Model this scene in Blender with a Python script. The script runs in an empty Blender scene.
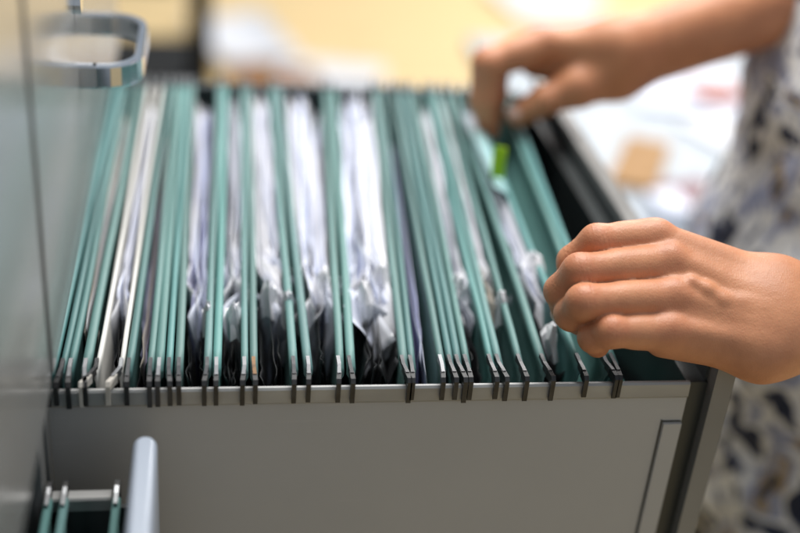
import bpy, bmesh, math, random
import numpy as np
from mathutils import Vector, Matrix
R_ = math.radians
S = bpy.context.scene
C = S.collection
random.seed(7)
rng = np.random.default_rng(11)

# ------------------------------------------------------------------ camera, world, lamps, exposure
cam = bpy.data.cameras.new('camera')
cam_o = bpy.data.objects.new('camera', cam); C.objects.link(cam_o)
M = Matrix(((0.98808456, -0.00137612, -0.15390584, 0.07948132),
            (-0.1326657, 0.49934425, -0.85618639, -0.53013425),
            (0.07803021, 0.86640258, 0.49321178, 0.38004269),
            (0, 0, 0, 1)))
cam_o.matrix_world = M
cam.sensor_width = 36; cam.lens = 53.99
cam.clip_start = .02; cam.clip_end = 200
cam.dof.use_dof = True; cam.dof.focus_distance = .665; cam.dof.aperture_fstop = 2.1; cam.dof.aperture_blades = 0
S.camera = cam_o
w = bpy.data.worlds.new('World'); S.world = w; w.use_nodes = True
w.node_tree.nodes['Background'].inputs[0].default_value = (.80, .90, 1.0, 1)
w.node_tree.nodes['Background'].inputs[1].default_value = .40
def area(name, loc, target, size, power, col):
    l = bpy.data.lights.new(name, 'AREA'); l.shape = 'RECTANGLE'; l.size, l.size_y = size
    l.energy = power; l.color = col
    o = bpy.data.objects.new(name, l); C.objects.link(o); o.location = loc
    o.rotation_euler = (Vector(target) - Vector(loc)).to_track_quat('-Z', 'Y').to_euler()
area('ceiling_lamp', (.45, .85, 1.65), (.22, .25, 0), (1.4, .9), 51, (1, .975, .94))
area('floor_fill', (2.3, 4.2, 1.5), (.9, 2.4, -1.0), (2.6, 2.0), 118, (1, .97, .93))  # added fill out of view, brightens the background floor
S.view_settings.view_transform = 'Standard'; S.view_settings.look = 'None'
S.view_settings.exposure = .2; S.view_settings.gamma = 1
S.cycles.use_denoising = True
S.cycles.max_bounces = 8; S.cycles.diffuse_bounces = 5; S.cycles.glossy_bounces = 5
S.cycles.transmission_bounces = 4; S.cycles.caustics_reflective = False; S.cycles.caustics_refractive = False
S.cycles.sample_clamp_indirect = 6

# ------------------------------------------------------------------ materials
def mat(name, col, rough=.5, metal=0, spec=.5, noise=None, bump=None, coat=0, sss=0, alpha=1, vary=0):
    """noise = (scale, colour2, detail, low, high, stretch) ; bump = (scale, strength, distance)"""
    m = bpy.data.materials.new(name); m.use_nodes = True
    nt = m.node_tree; b = nt.nodes['Principled BSDF']
    b.inputs['Base Color'].default_value = (*col, 1); b.inputs['Roughness'].default_value = rough
    b.inputs['Metallic'].default_value = metal; b.inputs['Specular IOR Level'].default_value = spec
    b.inputs['Coat Weight'].default_value = coat; b.inputs['Coat Roughness'].default_value = .12
    if sss:
        b.inputs['Subsurface Weight'].default_value = sss
        b.inputs['Subsurface Radius'].default_value = (1, .35, .18); b.inputs['Subsurface Scale'].default_value = .006
    tc = nt.nodes.new('ShaderNodeTexCoord')
    if noise:
        mp = nt.nodes.new('ShaderNodeMapping'); nt.links.new(tc.outputs['Object'], mp.inputs[0])
        mp.inputs['Scale'].default_value = noise[5] if len(noise) > 5 else (1, 1, 1)
        n = nt.nodes.new('ShaderNodeTexNoise'); n.inputs['Scale'].default_value = noise[0]; n.inputs['Detail'].default_value = noise[2]
        nt.links.new(mp.outputs[0], n.inputs[0])
        r = nt.nodes.new('ShaderNodeValToRGB')
        r.color_ramp.elements[0].position = noise[3]; r.color_ramp.elements[0].color = (*col, 1)
        r.color_ramp.elements[1].position = noise[4]; r.color_ramp.elements[1].color = (*noise[1], 1)
        nt.links.new(n.outputs[0], r.inputs[0]); nt.links.new(r.outputs[0], b.inputs['Base Color'])
    if vary:
        src = b.inputs['Base Color'].links[0].from_socket
        oi = nt.nodes.new('ShaderNodeObjectInfo'); hv = nt.nodes.new('ShaderNodeHueSaturation')
        for k, (lo, hi) in enumerate(((.5-.004*vary, .5+.016*vary), (1-.22*vary, 1+.04*vary), (1-.24*vary, 1+.18*vary))):
            mr = nt.nodes.new('ShaderNodeMapRange'); mr.inputs[3].default_value = lo; mr.inputs[4].default_value = hi
            if k: 
                mm = nt.nodes.new('ShaderNodeMath'); mm.operation = 'FRACT'; ml = nt.nodes.new('ShaderNodeMath'); ml.operation = 'MULTIPLY'; ml.inputs[1].default_value = 7.3*k
                nt.links.new(oi.outputs['Random'], ml.inputs[0]); nt.links.new(ml.outputs[0], mm.inputs[0]); nt.links.new(mm.outputs[0], mr.inputs[0])
            else: nt.links.new(oi.outputs['Random'], mr.inputs[0])
            nt.links.new(mr.outputs[0], hv.inputs[k])
        nt.links.new(src, hv.inputs['Color']); nt.links.new(hv.outputs[0], b.inputs['Base Color'])
    if bump:
        n2 = nt.nodes.new('ShaderNodeTexNoise'); n2.inputs['Scale'].default_value = bump[0]; n2.inputs['Detail'].default_value = 5
        nt.links.new(tc.outputs['Object'], n2.inputs[0])
        bp = nt.nodes.new('ShaderNodeBump'); bp.inputs['Strength'].default_value = bump[1]; bp.inputs['Distance'].default_value = bump[2]
        nt.links.new(n2.outputs[0], bp.inputs['Height']); nt.links.new(bp.outputs[0], b.inputs['Normal'])
    return m
m_green = mat('green_card', (.085, .222, .210), .55, noise=(22, (.130, .298, .282), 5, .3, .72, (1, .25, 1)), bump=(420, .25, .0004), vary=1)
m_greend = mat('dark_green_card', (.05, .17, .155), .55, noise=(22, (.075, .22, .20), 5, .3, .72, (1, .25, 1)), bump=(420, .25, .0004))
m_cream = mat('cream_card', (.70, .69, .65), .6, noise=(14, (.80, .79, .76), 4, .3, .7), bump=(300, .2, .0004))
m_white = mat('white_paper', (.80, .80, .83), .6, noise=(9, (.71, .72, .77), 3, .35, .75), bump=(60, .35, .0015))
m_cool = mat('cool_paper', (.66, .70, .82), .6, noise=(9, (.76, .78, .88), 3, .35, .75), bump=(60, .3, .0015))
m_lilac = mat('lilac_paper', (.42, .43, .66), .6, noise=(10, (.52, .53, .72), 3, .3, .7), bump=(60, .3, .0015))
m_buff = mat('buff_paper', (.62, .55, .47), .6, noise=(10, (.70, .64, .58), 3, .3, .7), bump=(60, .3, .0015))
m_gloss = mat('glossy_sleeve', (.70, .72, .78), .16, coat=.6, noise=(12, (.58, .60, .67), 3, .3, .7), bump=(45, .5, .003))
m_panel = mat('grey_enamel', (.385, .385, .385), .42, noise=(4.5, (.44, .438, .436), 9, .3, .75), bump=(900, .12, .0003))
def scuff(m, col, amount, sc=(5, 5, 160)):
    nt = m.node_tree; b = nt.nodes['Principled BSDF']; src = b.inputs['Base Color'].links[0].from_socket
    tc = nt.nodes.new('ShaderNodeTexCoord'); mp = nt.nodes.new('ShaderNodeMapping'); mp.inputs['Scale'].default_value = sc; mp.inputs['Rotation'].default_value = (0, .22, 0)
    n = nt.nodes.new('ShaderNodeTexNoise'); n.inputs['Scale'].default_value = 2.2; n.inputs['Detail'].default_value = 4
    nt.links.new(tc.outputs['Object'], mp.inputs[0]); nt.links.new(mp.outputs[0], n.inputs[0])
    n2 = nt.nodes.new('ShaderNodeTexNoise'); n2.inputs['Scale'].default_value = 11; n2.inputs['Detail'].default_value = 3; nt.links.new(tc.outputs['Object'], n2.inputs[0])
    r1 = nt.nodes.new('ShaderNodeValToRGB'); r1.color_ramp.elements[0].position = .62; r1.color_ramp.elements[1].position = .70; nt.links.new(n.outputs[0], r1.inputs[0])
    r2 = nt.nodes.new('ShaderNodeValToRGB'); r2.color_ramp.elements[0].position = .50; r2.color_ramp.elements[1].position = .68; nt.links.new(n2.outputs[0], r2.inputs[0])
    mu = nt.nodes.new('ShaderNodeMath'); mu.operation = 'MULTIPLY'; nt.links.new(r1.outputs[0], mu.inputs[0]); nt.links.new(r2.outputs[0], mu.inputs[1])
    m2 = nt.nodes.new('ShaderNodeMath'); m2.operation = 'MULTIPLY'; m2.inputs[1].default_value = amount; nt.links.new(mu.outputs[0], m2.inputs[0])
    mx = nt.nodes.new('ShaderNodeMixRGB'); mx.inputs[2].default_value = (*col, 1); nt.links.new(m2.outputs[0], mx.inputs[0]); nt.links.new(src, mx.inputs[1]); nt.links.new(mx.outputs[0], b.inputs['Base Color'])
scuff(m_panel, (.56, .55, .53), .35)
m_rim = mat('worn_rim_metal', (.30, .30, .295), .36, metal=.25, noise=(40, (.40, .40, .39), 6, .4, .7, (.3, 1, 1)))
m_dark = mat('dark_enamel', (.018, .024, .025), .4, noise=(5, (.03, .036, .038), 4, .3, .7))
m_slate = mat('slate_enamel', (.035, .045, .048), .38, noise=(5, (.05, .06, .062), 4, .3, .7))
m_edge = mat('pale_grey_enamel', (.185, .183, .178), .35, noise=(6, (.26, .258, .25), 4, .3, .7))
m_face = mat('glossy_grey_enamel', (.22, .225, .22), .21, spec=.75, coat=.35, noise=(2.2, (.235, .238, .232), 4, .3, .7, (1, .6, .4)), bump=(16, .10, .0012))
m_gap = mat('brown_gap', (.07, .055, .045), .6)
m_blueg = mat('blue_grey_enamel', (.29, .335, .41), .26, noise=(8, (.34, .385, .46), 3, .3, .7))
m_chrome = mat('chrome', (.80, .82, .86), .10, metal=1, noise=(20, (.66, .68, .74), 3, .3, .7))
m_gapshade = mat('painted_gap_shade', (.016, .017, .019), .3, noise=(30, (.035, .037, .04), 4, .3, .7), bump=(60, .4, .002))  # near-black that paints the shade in the gaps between papers
m_hookd = mat('blackened_steel', (.06, .062, .066), .36, metal=.6, noise=(90, (.12, .12, .125), 4, .35, .7))
m_hook = mat('hook_steel', (.27, .28, .29), .38, metal=.8, noise=(90, (.25, .25, .26), 4, .35, .7))
m_black = mat('black_plastic', (.012, .012, .013), .38, noise=(150, (.03, .03, .031), 3, .4, .7))
m_ivory = mat('ivory_plastic', (.62, .59, .54), .4, noise=(60, (.5, .47, .42), 3, .4, .7))
m_brass = mat('rusty_hook', (.20, .11, .05), .5, metal=.4, noise=(120, (.07, .05, .035), 4, .4, .65))
m_skin = mat('skin', (.545, .232, .118), .47, spec=.45, sss=.14, noise=(55, (.66, .295, .152), 8, .32, .70), bump=(300, .28, .0007))
m_tabclear = mat('clear_tab_plastic', (.45, .74, .76), .2, coat=.4, noise=(30, (.52, .78, .80), 2, .3, .7))
m_tab = mat('lime_label', (.64, .94, .01), .5, noise=(38, (.30, .58, .0), 1, .44, .56, (1, 1, 1)))
def redden(m):
    nt = m.node_tree; b = nt.nodes['Principled BSDF']; src = b.inputs['Base Color'].links[0].from_socket
    at = nt.nodes.new('ShaderNodeAttribute'); at.attribute_name = 'redness'
    mx = nt.nodes.new('ShaderNodeMixRGB'); mx.blend_type = 'MIX'; mx.inputs[2].default_value = (.50, .165, .085, 1)
    nt.links.new(at.outputs['Fac'], mx.inputs[0]); nt.links.new(src, mx.inputs[1]); nt.links.new(mx.outputs[0], b.inputs['Base Color'])
    vo = nt.nodes.new('ShaderNodeTexVoronoi'); vo.feature = 'DISTANCE_TO_EDGE'; vo.inputs['Scale'].default_value = 620
    tc = nt.nodes.new('ShaderNodeTexCoord'); mp = nt.nodes.new('ShaderNodeMapping'); mp.inputs['Scale'].default_value = (1.3, .8, .8)
    nt.links.new(tc.outputs['Object'], mp.inputs[0]); nt.links.new(mp.outputs[0], vo.inputs['Vector'])
    bp = nt.nodes.new('ShaderNodeBump'); bp.inputs['Strength'].default_value = .3; bp.inputs['Distance'].default_value = .0005
    old = b.inputs['Normal'].links[0].from_socket
    nt.links.new(vo.outputs['Distance'], bp.inputs['Height']); nt.links.new(old, bp.inputs['Normal']); nt.links.new(bp.outputs[0], b.inputs['Normal'])
redden(m_skin)
m_nail = mat('fingernail', (.70, .42, .34), .28, noise=(90, (.76, .50, .42), 3, .3, .7), coat=.3)
m_hair = mat('black_hair', (.012, .01, .009), .45, noise=(60, (.03, .024, .02), 5, .3, .7, (1, 1, .15)))
m_trouser = mat('dark_trousers', (.02, .022, .03), .8, noise=(80, (.035, .037, .045), 4, .3, .7))
m_shoe = mat('shoe_leather', (.03, .022, .018), .4, noise=(30, (.05, .035, .028), 4, .3, .7))
m_eye = mat('eye_white', (.75, .73, .70), .2, noise=(30, (.7, .66, .62), 2, .4, .7))
m_card = mat('tan_cardboard', (.30, .155, .045), .7, noise=(18, (.37, .20, .07), 5, .3, .7))
m_maroon = mat('maroon_cover', (.11, .025, .045), .5, noise=(18, (.15, .045, .07), 4, .3, .7))
m_orange = mat('orange_cover', (.42, .12, .02), .5, noise=(14, (.26, .14, .04), 4, .35, .65))
m_red = mat('red_plastic', (.30, .035, .012), .5, noise=(20, (.36, .06, .025), 3, .3, .7))
m_table = mat('white_laminate', (.37, .41, .45), .5, noise=(4, (.31, .35, .40), 3, .3, .7))
m_steel = mat('grey_tube', (.33, .35, .37), .35, metal=.5, noise=(20, (.40, .42, .44), 3, .3, .7))
m_seat = mat('black_upholstery', (.007, .008, .009), .8, spec=.15, noise=(120, (.014, .015, .016), 4, .3, .7))
m_greyup = mat('grey_mesh_upholstery', (.30, .33, .36), .75, noise=(100, (.40, .43, .46), 3, .3, .7))

def floor_mat():
    m = bpy.data.materials.new('pale_wood_floor'); m.use_nodes = True; nt = m.node_tree; b = nt.nodes['Principled BSDF']
    tc = nt.nodes.new('ShaderNodeTexCoord'); br = nt.nodes.new('ShaderNodeTexBrick')
    nt.links.new(tc.outputs['Object'], br.inputs[0])
    br.inputs['Color1'].default_value = (.78, .56, .27, 1); br.inputs['Color2'].default_value = (.82, .61, .31, 1)
    br.inputs['Mortar'].default_value = (.52, .38, .20, 1); br.inputs['Scale'].default_value = 1
    br.inputs['Mortar Size'].default_value = .003; br.inputs['Brick Width'].default_value = 1.2; br.inputs['Row Height'].default_value = .14
    n = nt.nodes.new('ShaderNodeTexNoise'); mp = nt.nodes.new('ShaderNodeMapping'); mp.inputs['Scale'].default_value = (2, 18, 1)
    nt.links.new(tc.outputs['Object'], mp.inputs[0]); nt.links.new(mp.outputs[0], n.inputs[0]); n.inputs['Scale'].default_value = 3; n.inputs['Detail'].default_value = 6
    mx = nt.nodes.new('ShaderNodeMixRGB'); mx.blend_type = 'SOFT_LIGHT'; mx.inputs[0].default_value = .35
    nt.links.new(br.outputs[0], mx.inputs[1]); nt.links.new(n.outputs[0], mx.inputs[2]); nt.links.new(mx.outputs[0], b.inputs['Base Color'])
    b.inputs['Roughness'].default_value = .45
    return m
def shirt_mat():
    m = bpy.data.materials.new('patterned_cotton'); m.use_nodes = True; nt = m.node_tree; b = nt.nodes['Principled BSDF']
    tc = nt.nodes.new('ShaderNodeTexCoord')
    n = nt.nodes.new('ShaderNodeTexNoise'); n.inputs['Scale'].default_value = 24; n.inputs['Detail'].default_value = 2.5; n.inputs['Distortion'].default_value = .5
    nt.links.new(tc.outputs['Object'], n.inputs[0])
    r = nt.nodes.new('ShaderNodeValToRGB'); cr = r.color_ramp; cr.interpolation = 'LINEAR'
    stops = [(0, (.012, .018, .04)), (.405, (.014, .022, .055)), (.425, (.20, .22, .32)), (.435, (.80, .80, .80)), (.52, (.80, .80, .80)), (.535, (.30, .33, .46)), (.605, (.36, .39, .54)), (.63, (.44, .33, .19)), (.648, (.40, .30, .17)), (.665, (.025, .035, .075)), (1, (.03, .04, .07))]
    cr.elements[0].position = 0; cr.elements[0].color = (*stops[0][1], 1); cr.elements[1].position = 1; cr.elements[1].color = (*stops[-1][1], 1)
    for p, c in stops[1:-1]:
        e = cr.elements.new(p); e.color = (*c, 1)
    nt.links.new(n.outputs[0], r.inputs[0]); nt.links.new(r.outputs[0], b.inputs['Base Color'])
    b.inputs['Roughness'].default_value = .8
    wv = nt.nodes.new('ShaderNodeTexNoise'); wv.inputs['Scale'].default_value = 700; nt.links.new(tc.outputs['Object'], wv.inputs[0])
    bp = nt.nodes.new('ShaderNodeBump'); bp.inputs['Strength'].default_value = .3; bp.inputs['Distance'].default_value = .001
    nt.links.new(wv.outputs[0], bp.inputs['Height']); nt.links.new(bp.outputs[0], b.inputs['Normal'])
    return m

# ------------------------------------------------------------------ helpers
def tag(o, label=None, cat=None, group=None, kind=None):
    if label: o['label'] = label
    if cat: o['category'] = cat
    if group: o['group'] = group
    if kind: o['kind'] = kind
    return o
def empty(name, loc, label, cat, group=None):
    o = bpy.data.objects.new(name, None); C.objects.link(o); o.location = loc; o.empty_display_size = .02
    return tag(o, label, cat, group)
def link(name, me, m, parent=None, smooth=False):
    me.materials.append(m)
    o = bpy.data.objects.new(name, me); C.objects.link(o)
    if parent is not None:
        o.parent = parent
        L = Vector((0, 0, 0)); p = parent
        while p is not None: L += p.location; p = p.parent
        o.location = -L          # meshes are written in world coordinates
    if smooth:
        for f in me.polygons: f.use_smooth = True
    return o
def obj(name, bm, m, parent=None, bevel=0, smooth=False, seg=2):
    if bevel:
        bmesh.ops.bevel(bm, geom=[e for e in bm.edges if len(e.link_faces) == 2 and e.calc_face_angle(0) > .6], offset=bevel, segments=seg, affect='EDGES', clamp_overlap=True)
    bmesh.ops.recalc_face_normals(bm, faces=bm.faces)
    me = bpy.data.meshes.new(name); bm.to_mesh(me); bm.free()
    return link(name, me, m, parent, smooth)
def box(bm, x0, x1, y0, y1, z0, z1):
    v = [bm.verts.new(p) for p in ((x0, y0, z0), (x1, y0, z0), (x1, y1, z0), (x0, y1, z0), (x0, y0, z1), (x1, y0, z1), (x1, y1, z1), (x0, y1, z1))]
    for f in ((0, 3, 2, 1), (4, 5, 6, 7), (0, 1, 5, 4), (1, 2, 6, 5), (2, 3, 7, 6), (3, 0, 4, 7)): bm.faces.new([v[i] for i in f])
    return v
def B(*bs):
    bm = bmesh.new()
    for b in bs: box(bm, *b)
    return bm
def loft(bm, rings, close_ends=True):
    vs = [[bm.verts.new(p) for p in r] for r in rings]
    n = len(rings[0])
    for a, b in zip(vs[:-1], vs[1:]):
        for i in range(n): bm.faces.new((a[i], a[(i+1) % n], b[(i+1) % n], b[i]))
    if close_ends: bm.faces.new(vs[0][::-1]); bm.faces.new(vs[-1])
def tube(bm, pts, r, n=10, prof=None):
    """round (or prof = list of (u, v)) section swept along pts"""
    pts = [Vector(p) for p in pts]; rings = []
    prof = prof or [(math.cos(2*math.pi*i/n)*r, math.sin(2*math.pi*i/n)*r) for i in range(n)]
    up = None
    for i, p in enumerate(pts):
        d = (pts[min(i+1, len(pts)-1)] - pts[max(i-1, 0)]).normalized()
        if up is None: up = Vector((0, 0, 1)) if abs(d.z) < .9 else Vector((1, 0, 0))
        s = d.cross(up).normalized(); t = s.cross(d); up = t
        rings.append([p + s*u + t*v for u, v in prof])
    loft(bm, rings)
def prof_x(bm, prof, x0, x1):
    """(y, z) outline extruded along x"""
    loft(bm, [[(x, y, z) for y, z in prof] for x in (x0, x1)])

# ------------------------------------------------------------------ the setting
fl = bmesh.new(); vs = [fl.verts.new(p) for p in ((-12, -8, -1), (14, -8, -1), (14, 20, -1), (-12, 20, -1))]; fl.faces.new(vs)
tag(obj('floor', fl, floor_mat()), kind='structure')

# ------------------------------------------------------------------ cabinets
W = .438
def handle(parent, x, y0, y1, z):
    """flat chrome band bent to a bow, standing out of the drawer face"""
    bm = bmesh.new(); pts = []
    d = .034; r = .022
    pts.append((x - .001, y0, z)); pts.append((x + .010, y0, z)); pts.append((x + d - r - .004, y0 - .0, z))
    for k in range(1, 7):
        a = R_(90*k/6); pts.append((x + d - r + r*math.sin(a), y0 + r - r*math.cos(a), z))
    for k in range(0, 7):
        a = R_(90*k/6); pts.append((x + d - r + r*math.cos(a), y1 - r + r*math.sin(a), z))
    pts.append((x + .010, y1, z)); pts.append((x - .001, y1, z))
    tube(bm, pts, .004, prof=[(-.0022, -.0075), (.0022, -.0075), (.0030, -.006), (.0030, .006), (.0022, .0075), (-.0022, .0075), (-.003, .006), (-.003, -.006)])
    return obj('handle', bm, m_chrome, parent, smooth=False)
def cabinet(y0, y1, label, opening, hy):
    """carcass open at the front where a drawer comes out; opening = (z0, z1)"""
    r = empty('filing_cabinet', (-.3, (y0+y1)/2, -1.0), label, 'filing cabinet', 'steel filing cabinets standing side by side')
    za, zb = opening; t = .015; xb, xf = -.62, -.006
    bm = B((xb, xf, y0, y0+t, -.999, .62), (xb, xf, y1-t, y1, -.999, .62), (xb, xb+.01, y0+t, y1-t, -.985, .605),
           (xb, xf, y0+t, y1-t, .605, .62), (xb, xf, y0+t, y1-t, -.999, -.985), (xb+.01, xf, y0+t, y1-t, zb-.012, zb), (xb+.01, xf, y0+t, y1-t, za, za+.012))
    obj('carcass', bm, m_face, r, bevel=.0012)
    for z0, z1 in ((.3215, .615), (.0205, .3185), (-.66, -.29), (-.985, -.664)):
        f = obj('drawer_front', B((-.005, 0, y0+.001, y1-.001, z0, z1)), m_face, r, bevel=.0018, seg=3)
        h = z0 + (.0875 if z0 > -.2 else .2)
        handle(f, 0, hy - .044, hy + .052, h)
        if z0 == .0205:
            lk = bmesh.new(); tube(lk, [(-.002, hy - .05, z0+.135), (.004, hy - .05, z0+.135)], .007, 16)
            obj('lock', lk, m_chrome, f, bevel=.001)
    return r
cab_far = cabinet(-.0155, .466, 'glossy grey steel cabinet behind the full drawer, chrome bow handle showing above the folders', (-.285, .0175), .216)
cab_near = cabinet(-.86, -.0265, 'glossy grey steel cabinet nearest the camera, left of the thin dark gap, lower drawer ajar', (-.285, .0175), -.45)
gap = obj('gap_strip', B((-.60, -.012, -.0262, -.0158, -.99, .6)), m_gap, cab_far)
tag(gap)

# the open drawer --------------------------------------------------
L = .348
dr = empty('file_drawer', (.1, W/2, -.26), 'open grey metal drawer pulled right out and packed with green hanging folders', 'drawer', 'opened file drawers')
def side_profile(s, y0, zb=-.26):
    # rolled steel lip: s = +1 near side (outside towards -y)
    pts = [(.0045, zb), (.0045, -.0012), (.0036, 0), (-.0036, 0), (-.0052, -.0014), (-.0052, -.0082), (-.0046, -.0094), (-.0012, -.0104), (-.0005, -.0125), (-.0005, zb)]
    return [(y0 + s*y, z) for y, z in pts]
bm = bmesh.new(); prof_x(bm, [(y, z) for y, z in side_profile(1, 0) if z < -.0105] , -.58, L)
# wall and lip
bm.free()
bm = bmesh.new(); box(bm, -.58, L, -.0005, .0045, -.26, -.0106); obj('side_panel', bm, m_panel, dr)
bm = bmesh.new(); prof_x(bm, [(.0046, -.0104), (.0046, -.0042), (.0012, -.0006), (.0004, 0), (-.0012, 0), (-.0022, -.0012), (-.0026, -.0090), (-.0018, -.0104)], -.58, L-.0005); obj('hanging_rail', bm, m_rim, dr, smooth=False)
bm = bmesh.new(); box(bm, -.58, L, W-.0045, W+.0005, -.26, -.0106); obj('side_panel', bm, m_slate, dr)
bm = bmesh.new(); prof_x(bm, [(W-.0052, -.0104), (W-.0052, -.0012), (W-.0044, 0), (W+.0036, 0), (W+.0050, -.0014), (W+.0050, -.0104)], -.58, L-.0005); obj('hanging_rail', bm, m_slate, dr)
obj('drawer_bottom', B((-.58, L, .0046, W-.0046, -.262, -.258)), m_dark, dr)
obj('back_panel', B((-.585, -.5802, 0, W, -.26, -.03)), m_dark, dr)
# pressed bracket plate on the near side
bm = bmesh.new()
v = [(.3365, -.0022, -.0285), (.3478, -.0022, -.0285), (.3478, -.0022, -.235), (.3365, -.0022, -.235)]
loft(bm, [[(x, -.0006, z) for x, y, z in v], [(x + (.0006 if x < .34 else 0), y, z - (.0006 if z > -.1 else 0)) for x, y, z in v]])
obj('end_bracket', bm, m_panel, dr)
# groove line pressed beside the plate
obj('groove', B((.3355, .3364, -.0010, -.0004, -.235, -.0270), (.3364, .3475, -.0010, -.0004, -.0284, -.0275)), m_dark, dr)
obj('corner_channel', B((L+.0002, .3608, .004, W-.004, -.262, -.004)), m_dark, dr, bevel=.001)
fp = obj('drawer_front', B((.361, .3725, -.0040, W+.012, -.275, .0105)), m_edge, dr, bevel=.0022, seg=3)
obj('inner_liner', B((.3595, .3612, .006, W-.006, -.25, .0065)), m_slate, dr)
handle(fp, .3725, W/2-.044, W/2+.035, -.09)

# the drawer ajar in the near cabinet -------------------------------
db = empty('file_drawer', (0, -.44, -.28), 'lower grey drawer left slightly ajar in the bottom left corner, blue grey front edge', 'drawer', 'opened file drawers')
yb0, yb1 = -.848, -.0335; zr = -.042
obj('side_panel', B((-.56, .0385, yb1-.003, yb1, -.27, zr-.008)), m_dark, db)
bm = bmesh.new(); prof_x(bm, [(yb1-.005, zr-.008), (yb1-.005, zr-.001), (yb1-.004, zr), (yb1+.002, zr), (yb1+.003, zr-.001), (yb1+.003, zr-.008)], -.56, .0275); obj('hanging_rail', bm, m_rim, db)
obj('side_panel', B((-.56, .0385, yb0, yb0+.003, -.27, zr)), m_panel, db)
obj('drawer_bottom', B((-.56, .0385, yb0, yb1, -.274, -.2702)), m_dark, db)
bm = bmesh.new(); rings = []
def plan(g, z):
    r0 = .00625 - g; c = (.04525, -.0290 - .00625); a = [math.pi*k/12 for k in range(13)]
    return [(c[0] + r0*math.cos(t), c[1] + r0*math.sin(t), z) for t in a] + [(c[0] - r0, -.858 + g, z), (c[0] + r0, -.858 + g, z)]
for g, z in ((.0, -.285), (.0, -.0120), (.0006, -.0098), (.0018, -.0082), (.0034, -.0075)): rings.append(plan(g, z))
loft(bm, rings); fb = obj('drawer_front', bm, m_blueg, db, smooth=False)
for f in fb.data.polygons: f.use_smooth = abs(f.normal.z) < .99
obj('inner_liner', B((.0374, .0391, yb0+.004, yb1-.006, -.268, -.028)), m_dark, db)
handle(fb, .0515, -.49, -.41, -.12)

# ------------------------------------------------------------------ hanging folders
def hook(parent, xt, y_in, y_rim, s, m_bar=m_hook, m_tip=m_black, dx=0.0, zt=.0, drop=.0105):
    """s = -1 the near end, +1 the far end: a steel bar with a dark tip that grips the rail"""
    bm = bmesh.new()
    t = .0010
    def strip(pts, hw, m, nm, par):
        bm = bmesh.new(); rings = []
        for (x, y, z, h) in pts: rings.append([(x-hw, y, z-h), (x+hw, y, z-h), (x+hw, y, z+h), (x-hw, y, z+h)])
        loft(bm, rings); return obj(nm, bm, m, par, bevel=.0003, seg=1)
    h = strip([(xt, y_in, .004+zt, .0022), (xt, y_in + s*.008, .004+zt, .0022), (xt+dx*.6, y_rim - s*.002, .0045+zt, .0026)], t, m_bar, 'hook', parent)
    bm = bmesh.new()
    y0 = y_rim - s*.004; y1 = y_rim + s*.0050; x = xt + dx; x0 = xt + dx*.4
    # the tip: an inverted L, thicker than the bar
    prof = [(y0, .0012), (y0, .0066), (y1 - s*.002, .0066), (y1, .0046), (y1, -drop), (y1 - s*.0008, -drop - .0006), (y1 - s*.0018, -drop), (y1 - s*.0018, .0012)]
    rings = []
    for q in (-.00125, .00125):
        rings.append([((x0 if yy == y0 else x) + q, yy, zz + zt) for yy, zz in prof])
    loft(bm, rings)
    obj('hook_tip', bm, m_tip, h, bevel=.0004, seg=1)
    return h
def leaf(parent, xn, xf, xb, m=m_green, y0=.0125, y1=.4255, depth=.232, zoff=lambda t: 0, amp=.0012, seed=0, th=.0005, pw=.9, rr=.00215):
    r = random.Random(seed); ph = [r.uniform(0, 6.28) for _ in range(4)]; k1, k2 = r.uniform(4, 9), r.uniform(8, 15)
    bm = bmesh.new(); rings = []
    ny = 22
    zs = [-1, -.8, -.6, -.42, -.28, -.17, -.1, -.06]
    for j in range(ny):
        t = j/(ny-1); y = y0 + (y1-y0)*t; xt = xn + (xf-xn)*((y)/.41); z1 = .0045 + zoff(t) + .00035*math.sin(k2*1.7*t + ph[2]) + .0002*math.sin(41*t + ph[0])
        w0 = amp*.35*math.sin(k1*t + ph[3]) * (math.sin(math.pi*t))
        xt += w0
        left, right = [], []
        for q in zs:
            g = 1 + q
            xc = xb + (xt-xb)*(g**pw) + amp*math.sin(k1*t + ph[0] + 2*q)*(1-g) + amp*.5*math.sin(k2*t + ph[1])*math.sin(math.pi*g)
            z = z1 - .006 + q*depth*1.0 + .0
            left.append((xc-th, y, z)); right.append((xc+th, y, z))
        top = [(xt-th*1.3, y, z1-.0085), (xt-rr*.92, y, z1-.0058), (xt-rr, y, z1-.002), (xt-rr*.75, y, z1-.0006), (xt-rr*.25, y, z1), (xt+rr*.25, y, z1), (xt+rr*.75, y, z1-.0006), (xt+rr, y, z1-.002), (xt+rr*.92, y, z1-.0058), (xt+th*1.3, y, z1-.0085)]
        rings.append(left + top + right[::-1])
    loft(bm, rings)
    return obj('leaf', bm, m, parent, smooth=True)
class Rod:
    def __init__(s, n, f): s.n, s.f = n, f
    def x(s, y): return s.n + (s.f - s.n)*(y/.41)
GF = 'green hanging folders in the open drawer'
FOLD = []
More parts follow.
